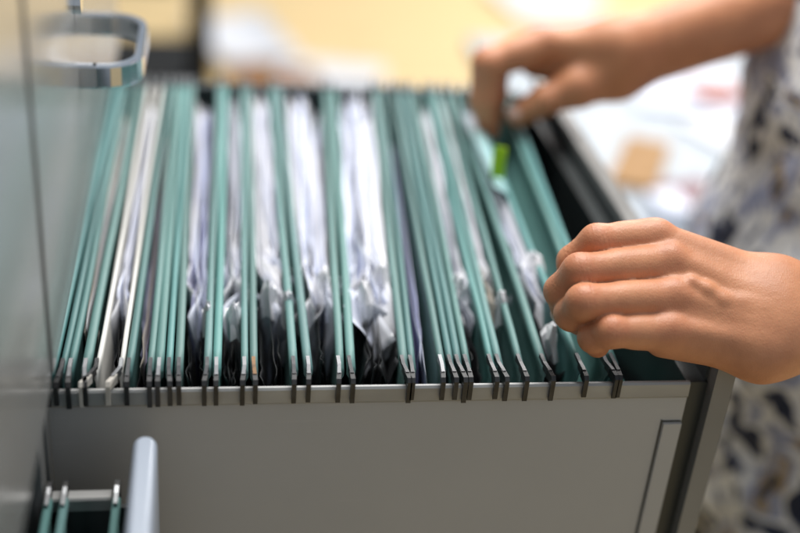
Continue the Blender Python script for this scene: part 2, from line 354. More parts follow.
def folder(a, b, label, xb=None, m=m_green, **kw):
    r = empty('hanging_folder', ((a[0]+b[0])/2, .21, -.235), label, 'hanging folder', GF)
    mid = xb if xb is not None else (a[0]+b[0]+a[1]+b[1])/4 - .0
    for i, (n, f) in enumerate((a, b)):
        k = len(FOLD)*2 + i
        jit = random.uniform(-.0006, .0006)
        lf = leaf(r, n, f, mid + (-.0012 if i == 0 else .0012), kw.get('ml', m) if i == 0 else m, seed=k, y0=.0115 + random.uniform(-.0012, .0012), zoff=kw.get('zoff', lambda t: jit), pw=kw.get('pw', .9), rr=kw.get('rr', random.uniform(.0020, .0026)))
        hk = kw.get('hooks', {})
        hook(r, n, .020, .0, -1, *(hk.get(i, (m_hook if random.random() < (.4 if n < .15 else .06) else m_hookd, m_black, random.uniform(-.0016, .0020)))), drop=random.uniform(.0068, .0094))
        hook(r, n + (f-n)*(.42/.41), .4195, W, 1)
    FOLD.append((Rod(*a), Rod(*b)))
    return r
rods = [(-0.0058, 0.0000), (0.0000, 0.0052), (0.0042, 0.0088), (0.0120, 0.0190), (0.0178, 0.0270), (0.0306, 0.0362), (0.0346, 0.0427), (0.0461, 0.0491), (0.0507, 0.0532), (0.0559, 0.058), (0.0612, 0.0620), (0.0763, 0.0841), (0.0813, 0.089), (0.0964, 0.1037), (0.1014, 0.1087), (0.1231, 0.1277), (0.1312, 0.1335), (0.148, 0.1845-.012), (0.154, 0.1895-.010), (0.1837, 0.2145), (0.1883, 0.2200), (0.2054, 0.2345-.004), (0.2104, 0.2414-.005), (0.2148, 0.2483-.006), (0.2196, 0.2543-.006), (0.2335, 0.2612), (0.2380, 0.2672), (0.2505, 0.2759), (0.2643, 0.2837), (0.2851, 0.2959), (0.3006, 0.3248), (0.3052, 0.3300)]
q = rods
folder(q[0], q[1], 'narrow dark green folder at the far left end, flat against the cabinet face')
folder(q[2], q[3], 'green folder with a pinkish buff sheet, second from the cabinet face')
folder(q[4], q[5], 'cream folder with ivory hooks bent sideways, the only pale one', m=m_cream, rr=.0014,
       hooks={0: (m_black, m_ivory, -.0062), 1: (m_hook, m_ivory, -.0055)})
folder(q[6], q[7], 'green folder directly right of the cream one, a lilac sheet and brown slip inside')
folder(q[8], q[9], 'thin empty green folder between the lilac sheet and the first wide white stack')
folder(q[10], q[11], 'green folder holding the first wide white stack, navy edge at its left')
folder(q[12], q[13], 'green folder with a crumpled white diamond shaped corner at its front')
folder(q[14], q[15], 'green folder left of the forked pair, crumpled white papers reaching over its right edge',
       hooks={0: (m_brass, m_black, .0005)})
folder(q[16], q[17], 'wide green folder in the middle with bluish white papers rising to a peak')
folder(q[18], q[19], 'widest green folder right of centre, full of crinkled white plastic pockets')
folder(q[20], q[21], 'green folder with a pale lilac sheet, just right of the widest one')
folder(q[22], q[23], 'thin closed green folder in the cluster of three hooks right of the lilac sheet')
folder(q[24], q[25], 'green folder with a crumpled glossy white sleeve sticking out near the front')
folder(q[26], q[27], 'green folder with cream streaked papers, third from the hands')
folder(q[28], q[29], 'green folder with the lime label and torn white paper, beside the held one', xb=.262)
folder(q[30], q[31], 'green folder pinched open between the two hands, last at the right', xb=.274, pw=2.6)
# a few flat leaves lying low at the right end, behind the near hand
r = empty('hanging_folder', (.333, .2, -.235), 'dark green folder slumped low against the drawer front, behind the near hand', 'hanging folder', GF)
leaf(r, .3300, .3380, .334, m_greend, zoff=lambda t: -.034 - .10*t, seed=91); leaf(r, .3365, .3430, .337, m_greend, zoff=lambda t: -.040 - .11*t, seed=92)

# lime label on its clear tab, clipped to the lime-labelled folder's right leaf
lt = bpy.data.objects.get('hanging_folder.014')
y0, y1 = .245, .335
def quad_slab(P, n, th):
    bm = bmesh.new(); n = Vector(n).normalized()*th
    loft(bm, [[Vector(p) for p in P], [Vector(p) + n for p in P]]); return bm
rd = Rod(*q[29])
P = [(rd.x(.225)-.002, .225, .005), (rd.x(.335)-.002, .335, .005), (rd.x(.335)-.0125, .335, .0105), (rd.x(.225)-.0125, .225, .0105)]
tb = obj('label_tab', quad_slab(P, (.45, 0, .9), .0005), m_tabclear, lt)
P = [(.2792, .2435, .0105), (.2884, .2395, .0105), (.2884, .2405, .0345), (.2792, .2445, .0345)]
obj('label', quad_slab(P, (.2, 1, 0), .0005), m_tab, tb)

# ------------------------------------------------------------------ papers in the folders
def sheet(parent, ra, rb, f, m, ztop, y0, y1, ear=0, seed=0, wave=.0012, lean=0, xb=None):
    r = random.Random(seed); ph = [r.uniform(0, 6.28) for _ in range(6)]; k = [r.uniform(3, 8), r.uniform(9, 20), r.uniform(14, 34)]
    nu, nv = 34, 24; bm = bmesh.new(); g = []
    er = r.uniform(.06, .16); ragged = r.uniform(.001, .006)
    xm = (ra.n+rb.n+ra.f+rb.f)/4
    for i in range(nu):
        u = i/(nu-1); row = []
        for j in range(nv):
            v = (j/(nv-1))**.42
            y = y0 + (y1-y0)*u; z = -.205 + (ztop+.205)*v
            gapw = rb.x(y) - ra.x(y) - .0055
            xt = ra.x(y) + .0028 + gapw*f
            x = xm + (xt-xm)*v**.8
            x += wave*v*(math.sin(k[0]*u + ph[0]) + .5*math.sin(k[1]*u + ph[1] + 4*v)) + lean*max(0, (v-.86)/.14)**1.4
            z += .0016*math.sin(k[0]*u+ph[3])*v + .0012*math.sin(k[1]*u+ph[4])*v
            # crumpled near end
            c = max(0, 1 - u/.30)**1.4*max(0, (v-.45)/.55)
            x += c*wave*2.2*math.sin(k[2]*u*1.6 + 9*v + ph[2]); y += c*ragged*math.sin(23*v + ph[5])
            # dog ear at the near top corner
            s = max(0, (1 - u/er) + (v-.74)/.26 - 1)
            x += ear*s*1.0; z -= abs(ear)*s*.55; y += abs(ear)*s*.9
            x = min(max(x, ra.x(y)-.012), rb.x(y)+.012)
            row.append(bm.verts.new((x, y, z)))
        g.append(row)
    for i in range(nu-1):
        for j in range(nv-1): bm.faces.new((g[i][j], g[i+1][j], g[i+1][j+1], g[i][j+1]))
    o = obj('sheet', bm, m, parent, smooth=True)
    sd = o.modifiers.new('thickness', 'SOLIDIFY'); sd.thickness = .00022; sd.offset = 0
    return o
def bundle(i, n, mats, label='', zr=(-.010, -.001), y=(.075, .10), ears=.010, seed=0, wave=.0012, fr=(0, 1), lean=.0035, dark=0, crumple=()):
    ra, rb = FOLD[i]
    r = empty('paper_stack', ((ra.n+rb.n)/2, .22, -.205), label, 'papers', 'paper stacks in the hanging folders')
    rr = random.Random(seed*31 + i)
    for k in range(n):
        f = fr[0] + (fr[1]-fr[0])*((k+.5)/n)
        ys = rr.uniform(*y)
        gp = (rb.n+rb.f-ra.n-ra.f)/2 - .006
        ln = lean*rr.uniform(-1, 1)
        if gp > .012 and k % 3 == 1: ln = gp*rr.uniform(.35, .6)*(1 if f < .5 else -1)
        sheet(r, ra, rb, f, mats[k % len(mats)], rr.uniform(*zr), ys, ys + rr.uniform(.298, .318), ears*rr.choice((-1, 1, .5, 0, 1.2)), seed*100 + k, wave*rr.uniform(.35, .9), ln)
    if dark:  # added black sheets, standing in for deep shade below the paper ends
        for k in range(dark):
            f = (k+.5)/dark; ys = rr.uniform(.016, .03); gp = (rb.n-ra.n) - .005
            sheet(r, ra, rb, f, m_gapshade, rr.uniform(-.026, -.007), ys + rr.uniform(0, .02), ys + rr.uniform(.085, .13), 0, seed*100 + 50 + k, .0006, gp*rr.uniform(-.35, .35)).name = 'gap_shade'
    for k, (cx, cy, sx, sy) in enumerate(crumple):
        rc = random.Random(seed*77 + k); bm = bmesh.new(); n = 11; prev = None
        ctr = bm.verts.new((cx, cy, .0085))
        for ring in range(1, 4):
            row = []
            for i in range(n):
                t = 2*math.pi*i/n + .3*(ring % 2); q = ring/3*rc.uniform(.62, 1.15)
                x = cx + sx*q*math.cos(t); y = cy + sy*q*math.sin(t)
                z = .0075 - .0045*(ring-1) + rc.uniform(-.0032, .0032) - (.010*(ring-1)/2 if math.sin(t) < -.1 else 0)
                row.append(bm.verts.new((x, y, z)))
            for i in range(n):
                j = (i+1) % n
                if prev is None: bm.faces.new((ctr, row[i], row[j]))
                else:
                    bm.faces.new((prev[i], row[i], row[j])); bm.faces.new((prev[i], row[j], prev[j]))
            prev = row
        o = obj('crumpled_corner', bm, m_white, r); sd = o.modifiers.new('thickness', 'SOLIDIFY'); sd.thickness = .0003
    return r
bundle(1, label='pinkish buff paper in the second folder from the cabinet', n=3, mats=[m_buff, m_white], zr=(-.004, .002), y=(.06, .09), seed=1, wave=.0005, ears=.003)
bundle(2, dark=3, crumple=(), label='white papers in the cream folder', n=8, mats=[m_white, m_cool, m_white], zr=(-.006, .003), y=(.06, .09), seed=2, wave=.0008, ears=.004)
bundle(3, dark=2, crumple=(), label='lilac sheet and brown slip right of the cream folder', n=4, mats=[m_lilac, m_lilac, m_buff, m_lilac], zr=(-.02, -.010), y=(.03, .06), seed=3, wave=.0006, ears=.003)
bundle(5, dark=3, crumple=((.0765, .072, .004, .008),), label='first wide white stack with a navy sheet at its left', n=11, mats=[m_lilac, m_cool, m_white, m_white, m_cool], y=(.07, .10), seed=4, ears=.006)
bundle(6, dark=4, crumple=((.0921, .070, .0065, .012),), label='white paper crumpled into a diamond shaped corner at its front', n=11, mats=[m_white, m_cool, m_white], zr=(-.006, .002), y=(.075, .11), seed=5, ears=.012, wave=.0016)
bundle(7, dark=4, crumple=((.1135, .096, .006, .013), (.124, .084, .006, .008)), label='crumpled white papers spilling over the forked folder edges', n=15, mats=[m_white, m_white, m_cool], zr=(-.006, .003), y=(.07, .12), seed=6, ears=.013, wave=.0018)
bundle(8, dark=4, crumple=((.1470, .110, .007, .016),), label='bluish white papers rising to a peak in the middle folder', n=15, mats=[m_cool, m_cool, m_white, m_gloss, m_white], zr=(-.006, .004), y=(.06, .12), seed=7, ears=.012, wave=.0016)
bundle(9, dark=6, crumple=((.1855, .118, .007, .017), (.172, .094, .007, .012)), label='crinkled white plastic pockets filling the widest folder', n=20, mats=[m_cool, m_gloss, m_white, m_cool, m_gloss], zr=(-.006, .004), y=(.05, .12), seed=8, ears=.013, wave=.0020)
bundle(10, label='pale lilac sheets standing straight right of the widest folder', n=5, mats=[m_cool, m_lilac, m_lilac, m_cool], zr=(-.015, -.007), y=(.02, .05), seed=9, wave=.0006, ears=.002)
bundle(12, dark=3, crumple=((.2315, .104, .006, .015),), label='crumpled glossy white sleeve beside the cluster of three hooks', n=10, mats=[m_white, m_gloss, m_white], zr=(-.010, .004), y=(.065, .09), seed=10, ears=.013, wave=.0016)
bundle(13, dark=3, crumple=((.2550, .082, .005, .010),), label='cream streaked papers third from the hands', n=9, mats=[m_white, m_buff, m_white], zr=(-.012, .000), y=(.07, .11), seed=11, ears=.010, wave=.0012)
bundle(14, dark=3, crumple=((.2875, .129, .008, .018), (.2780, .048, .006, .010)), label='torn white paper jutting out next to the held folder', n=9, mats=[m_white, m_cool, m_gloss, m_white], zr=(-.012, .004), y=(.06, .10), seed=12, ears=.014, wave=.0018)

# folders of the lower drawer
def small_folder(xs, label):
    r = empty('hanging_folder', (xs[0], -.24, -.27), label, 'hanging folder', 'green hanging folders in the lower drawer')
    for i, x in enumerate(xs):
        lf = leaf(r, x, x, sum(xs)/len(xs), m_green, y0=-.83, y1=-.0415, depth=.205, zoff=lambda t: zr, seed=70+i+int(x*1000))
        hook(r, x, -.049, yb1-.001, 1, m_hook, m_black, 0, zr)
small_folder((-.0035, .0045), 'green folder with two hooks in the ajar lower drawer, left of its opening')
small_folder((.0305,), 'single green folder against the front of the ajar lower drawer')
r = empty('paper_stack', (.0, -.24, -.25), 'white paper curling beside the folder in the ajar lower drawer', 'papers', None)
for k, (xa, lean) in enumerate(((-.010, -.004), (.0105, .005))):
    bm = bmesh.new(); g = []
    for i in range(16):
        u = i/15; g.append([bm.verts.new((xa + lean*(v**3)*(.4+.6*u) + .001*math.sin(9*u+k), -.42 + .36*u, -.26 + v*(.205 + .004*math.sin(5*u)))) for v in [t/7 for t in range(8)]])
    for i in range(15):
        for j in range(7): bm.faces.new((g[i][j], g[i+1][j], g[i+1][j+1], g[i][j+1]))
    o = obj('sheet', bm, m_white, r, smooth=True); sd = o.modifiers.new('thickness', 'SOLIDIFY'); sd.thickness = .0003

# ------------------------------------------------------------------ the person (signed distance surface)
f4 = np.float32
def cone(P, a, b, ra, rb):
    a = np.array(a, f4); b = np.array(b, f4); ba = b-a
    pa = P-a; h = np.clip(pa@ba/max(float(ba@ba), 1e-9), 0, 1)
    return np.linalg.norm(pa - h[:, None]*ba, axis=1) - (ra + (rb-ra)*h)
def ell(P, c, r):
    q = (P-np.array(c, f4))/np.array(r, f4); k = np.linalg.norm(q, axis=1); return (k-1)*min(r)
def smin(a, b, k):
    h = np.clip(.5+.5*(b-a)/k, 0, 1); return b*(1-h) + a*h - k*h*(1-h)
def smins(ds, k):
    d = ds[0]
    for e in ds[1:]: d = smin(d, e, k)
    return d
def surface_net(fn, lo, hi, h):
    """isosurface of fn in the box lo..hi, cell size h -> verts, quads"""
    lo = np.array(lo, f4); n = np.ceil((np.array(hi)-lo)/h).astype(int)+1
    st = 8; nc = (n+st-1)//st
    cc = np.stack(np.meshgrid(*[np.arange(k) for k in nc], indexing='ij'), -1).reshape(-1, 3)
    ctr = lo + (cc*st + (st-1)/2)*h
    dc = fn(ctr.astype(f4))
    big = np.where(dc > 0, 1.0, -1.0).astype(f4).reshape(nc)
    D = np.repeat(np.repeat(np.repeat(big, st, 0), st, 1), st, 2)
    act = (np.abs(dc) < st*h*1.25).reshape(nc)
    A = np.repeat(np.repeat(np.repeat(act, st, 0), st, 1), st, 2)
    idx = np.argwhere(A)
    vals = np.empty(len(idx), f4)
    for s in range(0, len(idx), 400000):
        vals[s:s+400000] = fn((lo + idx[s:s+400000]*h).astype(f4))
    D[A] = vals
    sg = D < 0; nx, ny, nz = D.shape
    cnt = np.zeros((nx-1, ny-1, nz-1), np.int8)
    for a in (0, 1):
        for b in (0, 1):
            for c in (0, 1): cnt += sg[a:nx-1+a, b:ny-1+b, c:nz-1+c]
    cell = np.argwhere((cnt > 0) & (cnt < 8))
    vid = -np.ones(cnt.shape, np.int64); vid[tuple(cell.T)] = np.arange(len(cell))
    acc = np.zeros((len(cell), 3)); num = np.zeros(len(cell))
    cor = [(0, 0, 0), (1, 0, 0), (0, 1, 0), (1, 1, 0), (0, 0, 1), (1, 0, 1), (0, 1, 1), (1, 1, 1)]
    for i in range(8):
        for ax in range(3):
            if cor[i][ax]: continue
            o0 = np.array(cor[i]); o1 = o0.copy(); o1[ax] = 1
            d0 = D[tuple((cell+o0).T)]; d1 = D[tuple((cell+o1).T)]
            m = (d0 < 0) != (d1 < 0)
            t = np.where(m, d0/np.where(m, d0-d1, 1), 0)
            acc[m] += (o0 + t[:, None]*(o1-o0))[m]; num[m] += 1
    V = lo + (cell + acc/num[:, None])*h
    Q = []
    for ax in range(3):
        a, b = [(1, 2), (2, 0), (0, 1)][ax]
        s0 = [slice(None)]*3; s1 = [slice(None)]*3; s0[ax] = slice(0, -1); s1[ax] = slice(1, None)
        e = np.argwhere(sg[tuple(s0)] != sg[tuple(s1)])
        e = e[(e[:, a] > 0) & (e[:, b] > 0) & (e[:, a] < D.shape[a]-1) & (e[:, b] < D.shape[b]-1)]
        da = np.zeros(3, int); da[a] = 1; dbb = np.zeros(3, int); dbb[b] = 1
        q4 = np.stack([vid[tuple(x.T)] for x in (e-da-dbb, e-dbb, e, e-da)], 1)
        ins = sg[tuple(e.T)]
        q4[~ins] = q4[~ins][:, ::-1]
        Q.append(q4)
    Q = np.concatenate(Q); Q = Q[(Q >= 0).all(1)]
    return V, Q
def mesh_from(parts, name):
    V = np.concatenate([p[0] for p in parts]); off = 0; Q = []
    for v, qd in parts: Q.append(qd + off); off += len(v)
    Q = np.concatenate(Q)
    me = bpy.data.meshes.new(name)
    me.vertices.add(len(V)); me.vertices.foreach_set('co', V.astype(f4).ravel())
    me.loops.add(len(Q)*4); me.loops.foreach_set('vertex_index', Q.astype(np.int32).ravel())
    me.polygons.add(len(Q)); me.polygons.foreach_set('loop_start', np.arange(0, len(Q)*4, 4, dtype=np.int32))
    me.update(calc_edges=True); me.validate()
    for p in me.polygons: p.use_smooth = True
    return me
def crease(P, j, axis, r=.010, amp=.00026, lam=.0023, wid=.0042):
    """transverse skin lines round a joint"""
    j = np.array(j, f4); ax = np.array(axis, f4); ax = ax/np.linalg.norm(ax)
    d = P-j; t = d@ax; rad = np.linalg.norm(d, axis=1)
    e1 = np.cross(ax, (.3, .5, .8)); s_ = d@e1
    return amp*np.exp(-(t/wid)**2)*np.cos(2*np.pi*t/lam + .9*np.sin(330*s_) + .5*np.sin(900*s_ + 1))*np.clip(1.8 - rad/r, 0, 1)
def make_hand(H):
    n = np.array(H['n'], f4)
    def fn(P):
        palm = smins([cone(P, *s) for s in H['palm']], .013)
        for s in H.get('ridge', []): palm = smin(palm, cone(P, *s), .0055)
        arm = smins([cone(P, *s) for s in H['arm']], .02)
        palm = smin(palm, arm, .022)
        fs = []
        for name in ('index', 'middle', 'ring', 'pinky', 'thumb'):
            J = H[name]; rr = H[name+'_r']
            d = smins([cone(P, J[i], J[i+1], rr[i], rr[i+1]) for i in range(3)], .0035)
            # fuller pad and knuckles
            d = smin(d, cone(P, np.array(J[0], f4)*.45 + np.array(J[1], f4)*.55, np.array(J[0], f4)*.75 + np.array(J[1], f4)*.25, rr[1]*1.0, rr[0]*.98), .004)
            for i in (1, 2):
                ax = np.array(J[i+1]) - np.array(J[i-1])
                d = d + crease(P, np.array(J[i]) + np.array(n)*rr[i]*.9, ax, rr[i]*1.15)
            fs.append(d)
        fing = fs[0]
        for d in fs[1:4]: fing = smin(fing, d, .0010)
        d = smin(palm, fing, .0050); d = smin(d, fs[4], .008)
        return d
    return fn
IX = [(0.336, 0.0619, 0.0585), (0.2953, 0.058, 0.0585), (0.2842, 0.0616, 0.043), (0.2854, 0.0671, 0.0241)]
MD = [(0.3401, 0.0458, 0.0508), (0.2812, 0.0384, 0.0497), (0.2742, 0.0449, 0.0326), (0.2814, 0.0528, 0.0139)]
RG = [(0.3387, 0.0276, 0.0382), (0.2804, 0.0208, 0.0399), (0.2784, 0.0277, 0.023), (0.2915, 0.0362, 0.0071)]
PK = [(0.3342, 0.0131, 0.0245), (0.2963, 0.0082, 0.0273), (0.2939, 0.016, 0.0169), (0.3074, 0.0228, 0.0046)]
CP = [(0.4029, 0.0394, 0.0398), (0.3969, 0.0237, 0.0323), (0.3931, 0.0121, 0.0227), (0.3879, 0.0026, 0.0132)]
PK[1:] = [(.2945, .0090, .0280), (.2880, .0158, .0195), (.2940, .0235, .0090)]
RG[2:] = [(.2784, .0310, .0260), (.2890, .0430, .0130)]
IX, MD, RG, PK = [[J[0]] + [(x+.004, y, z) for x, y, z in J[1:]] for J in (IX, MD, RG, PK)]
CP[3] = (.3879, .0050, .0165)
WR = [(0.4147, 0.0330, 0.0312), (0.4100, 0.0120, 0.0190)]
CC = np.array((.0795, -.5301, .3800)); HS = .970      # the hand hovers a little nearer than the rail
def hs(p): return tuple(CC + (np.array(p) - CC)*HS)
IX, MD, RG, PK, CP, WR = [[hs(p) for p in J] for J in (IX, MD, RG, PK, CP, WR)]
ELB_L = (.650, -.032, .088)
nh = np.array((0, -.53, .848))
def off(p, o): return tuple(np.array(p) + nh*o)
VN = [(.3476, .0263, .0500), (.3560, .0225, .0470), (.3640, .0180, .0430), (.3760, .0165, .0405), (.3871, .0128, .0375), (.3950, .0050, .0310)]
near = dict(n=tuple(nh), index=IX, middle=MD, ring=RG, pinky=PK,
            thumb=[hs(p) for p in ((0.3959, 0.0597, 0.0241), (0.3722, 0.0831, 0.0246), (0.3439, 0.0928, 0.0189), (0.3223, 0.0927, 0.0117))],
            index_r=(.0104, .0094, .0086, .0072), middle_r=(.0105, .0097, .0090, .0076), ring_r=(.0103, .0098, .0096, .0084), pinky_r=(.0098, .0089, .0083, .0070), thumb_r=(.014, .0115, .0105, .0085),
            palm=[(IX[0], CP[0], .0098, .0135), (MD[0], CP[1], .0102, .0140), (RG[0], CP[2], .0102, .0140), (PK[0], CP[3], .0100, .0092),
                  (off(IX[0], -.012), off(CP[0], -.008), .008, .010), (off(PK[0], -.010), off(CP[3], -.004), .009, .0088), (CP[0], CP[3], .013, .0092)],
            ridge=[(off(J[0], .0066), off(c, .0090), .0036, .0024) for J, c in zip((IX, MD, RG, PK), CP)] +
                  [(hs(a), hs(b), .0019, .0019) for a, b in zip(VN[:-1], VN[1:])] +
                  [(off(J[0], .0026), off(J[0], .0026), .0078, .0078) for J in (IX, MD, RG, PK)],
            arm=[(WR[0], ELB_L, .0130, .031), (WR[1], ELB_L, .0130, .031), (CP[1], WR[0], .0125, .0130), (CP[3], WR[1], .0092, .0122)])
ELB_R = (.66, .425, .134)
FW = [(0.397, 0.35, 0.0745), (0.4007, 0.352, 0.0537)]
FI = [(0.3395, 0.358, 0.0724), (0.2933, 0.35, 0.0573), (0.2926, 0.346, 0.0286), (0.2997, 0.346, 0.0028)]
FM = [(0.3384, 0.374, 0.0669), (0.3020, 0.366, 0.0530), (0.3045, 0.364, 0.0249), (0.306, 0.366, 0.0049)]
FR = [(0.3514, 0.398, 0.0568), (0.3155, 0.392, 0.0420), (0.306, 0.393, 0.0223), (0.3131, 0.388, 0.0048)]
FP = [(0.3717, 0.405, 0.0440), (0.3387, 0.418, 0.0386), (0.3209, 0.418, 0.0273), (0.3151, 0.413, 0.0092)]
FT = [(0.394, 0.35, 0.0535), (0.366, 0.340, 0.0440), (0.3401, 0.338, 0.0325), (0.3205, 0.34, 0.019)]
nf = np.array((-.25, -.3, .92))
far = dict(n=tuple(nf), index=FI, middle=FM, ring=FR, pinky=FP, thumb=FT,
           index_r=(.0128, .0128, .0118, .0086), middle_r=(.0126, .0126, .0114, .0086), ring_r=(.0105, .0092, .0084, .007), pinky_r=(.0092, .008, .0072, .006), thumb_r=(.0165, .0150, .0125, .0100),
           palm=[(FI[0], FW[0], .0115, .0150), (FM[0], FW[0], .0115, .0150), (FR[0], FW[1], .0110, .0150), (FP[0], FW[1], .0105, .0150), (FT[0], FT[1], .0165, .0135), (FP[0], FT[1], .0120, .0120), (FP[1], FP[0], .0095, .0110), ((.338, .372, .052), (.385, .362, .052), .0130, .0175)],
           ridge=[(tuple(np.array(J[0]) + nf*.004), tuple(np.array(J[0]) + nf*.004), .0078, .0078) for J in (FI, FM, FR)],
           arm=[(FW[0], ELB_R, .0195, .035), (FW[1], ELB_R, .0190, .035)])
near_net = surface_net(make_hand(near), (.255, -.075, -.02), (.60, .115, .125), .00105)
far_net = surface_net(make_hand(far), (.262, .30, -.02), (.60, .465, .165), .0014)
SH_L, SH_R = (.645, .115, .335), (.645, .505, .335)
SHX = np.array((.047, 0, 0), f4)
def body_fn(P):
    P = P - SHX
    t = smins([cone(P, (.60, .25, -.16), (.60, .37, -.16), .125, .125), cone(P, (.61, .25, .04), (.61, .37, .04), .105, .105), cone(P, (.625, .24, .21), (.625, .38, .21), .112, .112), cone(P, SH_L, SH_R, .052, .052)], .07)
    nk = cone(P, (.635, .31, .38), (.60, .31, .48), .05, .047)
    hd = smin(ell(P, (.585, .31, .575), (.092, .075, .105)), ell(P, (.552, .31, .525), (.052, .05, .058)), .03)
    nose = cone(P, (.500, .31, .568), (.482, .31, .538), .008, .013); hd = smin(hd, nose, .012)
    for s in (-1, 1):
        hd = smin(hd, ell(P, (.598, .31+s*.077, .565), (.018, .008, .030)), .008)
        hd = smin(hd, cone(P, (.503, .31+s*.012, .588), (.515, .31+s*.05, .586), .006, .005), .010)
        hd = np.maximum(hd, -ell(P, (.497, .31+s*.031, .570), (.010, .014, .008)))
    hd = smin(hd, cone(P, (.498, .29, .508), (.498, .33, .508), .0062, .0062), .006)
    b = smin(smin(t, nk, .04), hd, .025)
    for sh, el, wr in ((SH_L, ELB_L, WR[0]), (SH_R, ELB_R, FW[0])):
        e = np.array(el) - SHX; w_ = np.array(wr) - SHX; mid = e + (w_-e)*.35
        b = smin(b, smin(cone(P, sh, e, .047, .037), cone(P, e, mid, .035, .030), .015), .03)
    for s, y in ((-1, .225), (1, .395)):
        lg = smins([cone(P, (.605, y, -.22), (.60, y, -.56), .080, .052), cone(P, (.60, y, -.56), (.615, y, -.93), .052, .036), cone(P, (.615, y, -.955), (.49, y, -.972), .033, .026)], .03)
        b = smin(b, lg, .04)
    return b
body_net = surface_net(body_fn, (.42, -.13, -1.01), (.86, .68, .72), .006)
pm = mesh_from([near_net, far_net, body_net], 'person')
PV = np.empty(len(pm.vertices)*3, f4); pm.vertices.foreach_get('co', PV); PV = PV.reshape(-1, 3)
red = np.zeros(len(PV), f4)
for H in (near, far):
    for nm in ('index', 'middle', 'ring', 'pinky'):
        J = H[nm]
        for k, (rad, am) in enumerate(((.012, .50), (.0095, .70), (.0085, .5), (.010, .6))):
            d = np.linalg.norm(PV - (np.array(J[k], f4) + np.array(H['n'], f4)*.006), axis=1); red = np.maximum(red, am*np.exp(-(d/rad)**2))
red = np.clip(red*(.75 + .5*np.sin(PV[:, 0]*700)*np.sin(PV[:, 1]*610)*np.sin(PV[:, 2]*540)), 0, 1).astype(f4)
at = pm.attributes.new('redness', 'FLOAT', 'POINT'); at.data.foreach_set('value', red)
person = link('person', pm, m_skin)
def nail(J, up, r, size):
    a = Vector(J[2]); b_ = Vector(J[3]); d = (b_-a).normalized(); u = Vector(up); u = (u - d*u.dot(d)).normalized(); w_ = d.cross(u)
    M3 = Matrix((w_, d, u)).transposed().to_4x4(); M3.translation = b_ + u*(r - .0012) + d*.0005
    bm = bmesh.new(); bmesh.ops.create_uvsphere(bm, u_segments=18, v_segments=12, radius=1, matrix=M3 @ Matrix.Diagonal((size*.85, size, .0019, 1)))
    obj('fingernail', bm, m_nail, person, smooth=True)
nail(FT, (-.15, -.65, .75), .0098, .0068)
nail(FI, (-1, -.2, .1), .0082, .0062); nail(FM, (-1, -.2, .1), .0082, .0062)
for J, r_ in ((IX, .0072), (MD, .0076), (RG, .0076)): nail(J, (-.8, -.4, -.3), r_, .0058)
tag(person, 'person in a blue and white patterned shirt, both hands parting the last green folders', 'person')
def wob(P, a, s):
    return a*(np.sin(P[:, 0]*s+2*np.sin(P[:, 2]*s*.6)) * np.sin(P[:, 1]*s*1.1+1.3*np.sin(P[:, 2]*s*.9)) + .6*np.sin(P[:, 2]*s*.5+P[:, 1]*s*.9))
def shirt_fn(P):
    P = P - SHX
    t = smins([cone(P, (.60, .25, -.30), (.60, .37, -.30), .142, .142), cone(P, (.60, .25, -.14), (.60, .37, -.14), .140, .140), cone(P, (.605, .25, .04), (.605, .37, .04), .122, .122), cone(P, (.625, .24, .21), (.625, .38, .21), .126, .126), cone(P, SH_L, SH_R, .066, .066)], .07)
    t = np.maximum(t, -(P[:, 2]+.34))
    for sh, el, wr in ((SH_L, ELB_L, WR[0]), (SH_R, ELB_R, FW[0])):
        e = np.array(el) - SHX; w_ = np.array(wr) - SHX; mid = e + (w_-e)*.22
        t = smin(t, smin(cone(P, sh, e, .066, .056), cone(P, e, mid, .056, .056), .02), .03)
    t = t + wob(P, .0035, 42) + wob(P, .0015, 95)
    return np.maximum(t, .062 - np.linalg.norm((P-np.array((.62, .31, .42), f4)), axis=1))
m_shirt = shirt_mat()
link('shirt', mesh_from([surface_net(shirt_fn, (.44, -.14, -.46), (.88, .68, .46), .0055)], 'shirt'), m_shirt, person)
def trouser_fn(P):
    P = P - SHX
    d = cone(P, (.60, .25, -.20), (.60, .37, -.20), .134, .134)
    for y in (.225, .395): d = smin(d, smin(cone(P, (.605, y, -.24), (.60, y, -.56), .095, .068), cone(P, (.60, y, -.56), (.615, y, -.92), .068, .058), .03), .03)
    return np.maximum(d + wob(P, .003, 40), P[:, 2]+.12)
link('trousers', mesh_from([surface_net(trouser_fn, (.44, .08, -1.0), (.86, .54, -.10), .008)], 'trousers'), m_trouser, person)
for y in (.225, .395):
    fn = lambda P, y=y: np.maximum(smin(cone(P - SHX, (.62, y, -.955), (.485, y, -.965), .043, .036), cone(P - SHX, (.48, y, -.968), (.47, y, -.968), .033, .031), .02), -(P[:, 2]+.998))
    link('shoe', mesh_from([surface_net(fn, (.43, y-.07, -1.01), (.76, y+.07, -.89), .006)], 'shoe'), m_shoe, person)
    ye = .31 + (.031 if y > .3 else -.031)
    bm = bmesh.new(); bmesh.ops.create_uvsphere(bm, u_segments=14, v_segments=10, radius=.0115, matrix=Matrix.Translation((.561, ye, .570))); obj('eye', bm, m_eye, person, smooth=True)
def hair_fn(P):
    P = P - SHX
    d = ell(P, (.597, .31, .588), (.100, .085, .108)); d = smin(d, ell(P, (.66, .31, .54), (.05, .06, .075)), .03)
    return np.maximum(d + wob(P, .002, 120), -((P[:, 0]-.535) + .35*(P[:, 2]-.60) + .0))
link('hair', mesh_from([surface_net(hair_fn, (.49, .20, .44), (.80, .42, .72), .005)], 'hair'), m_hair, person)

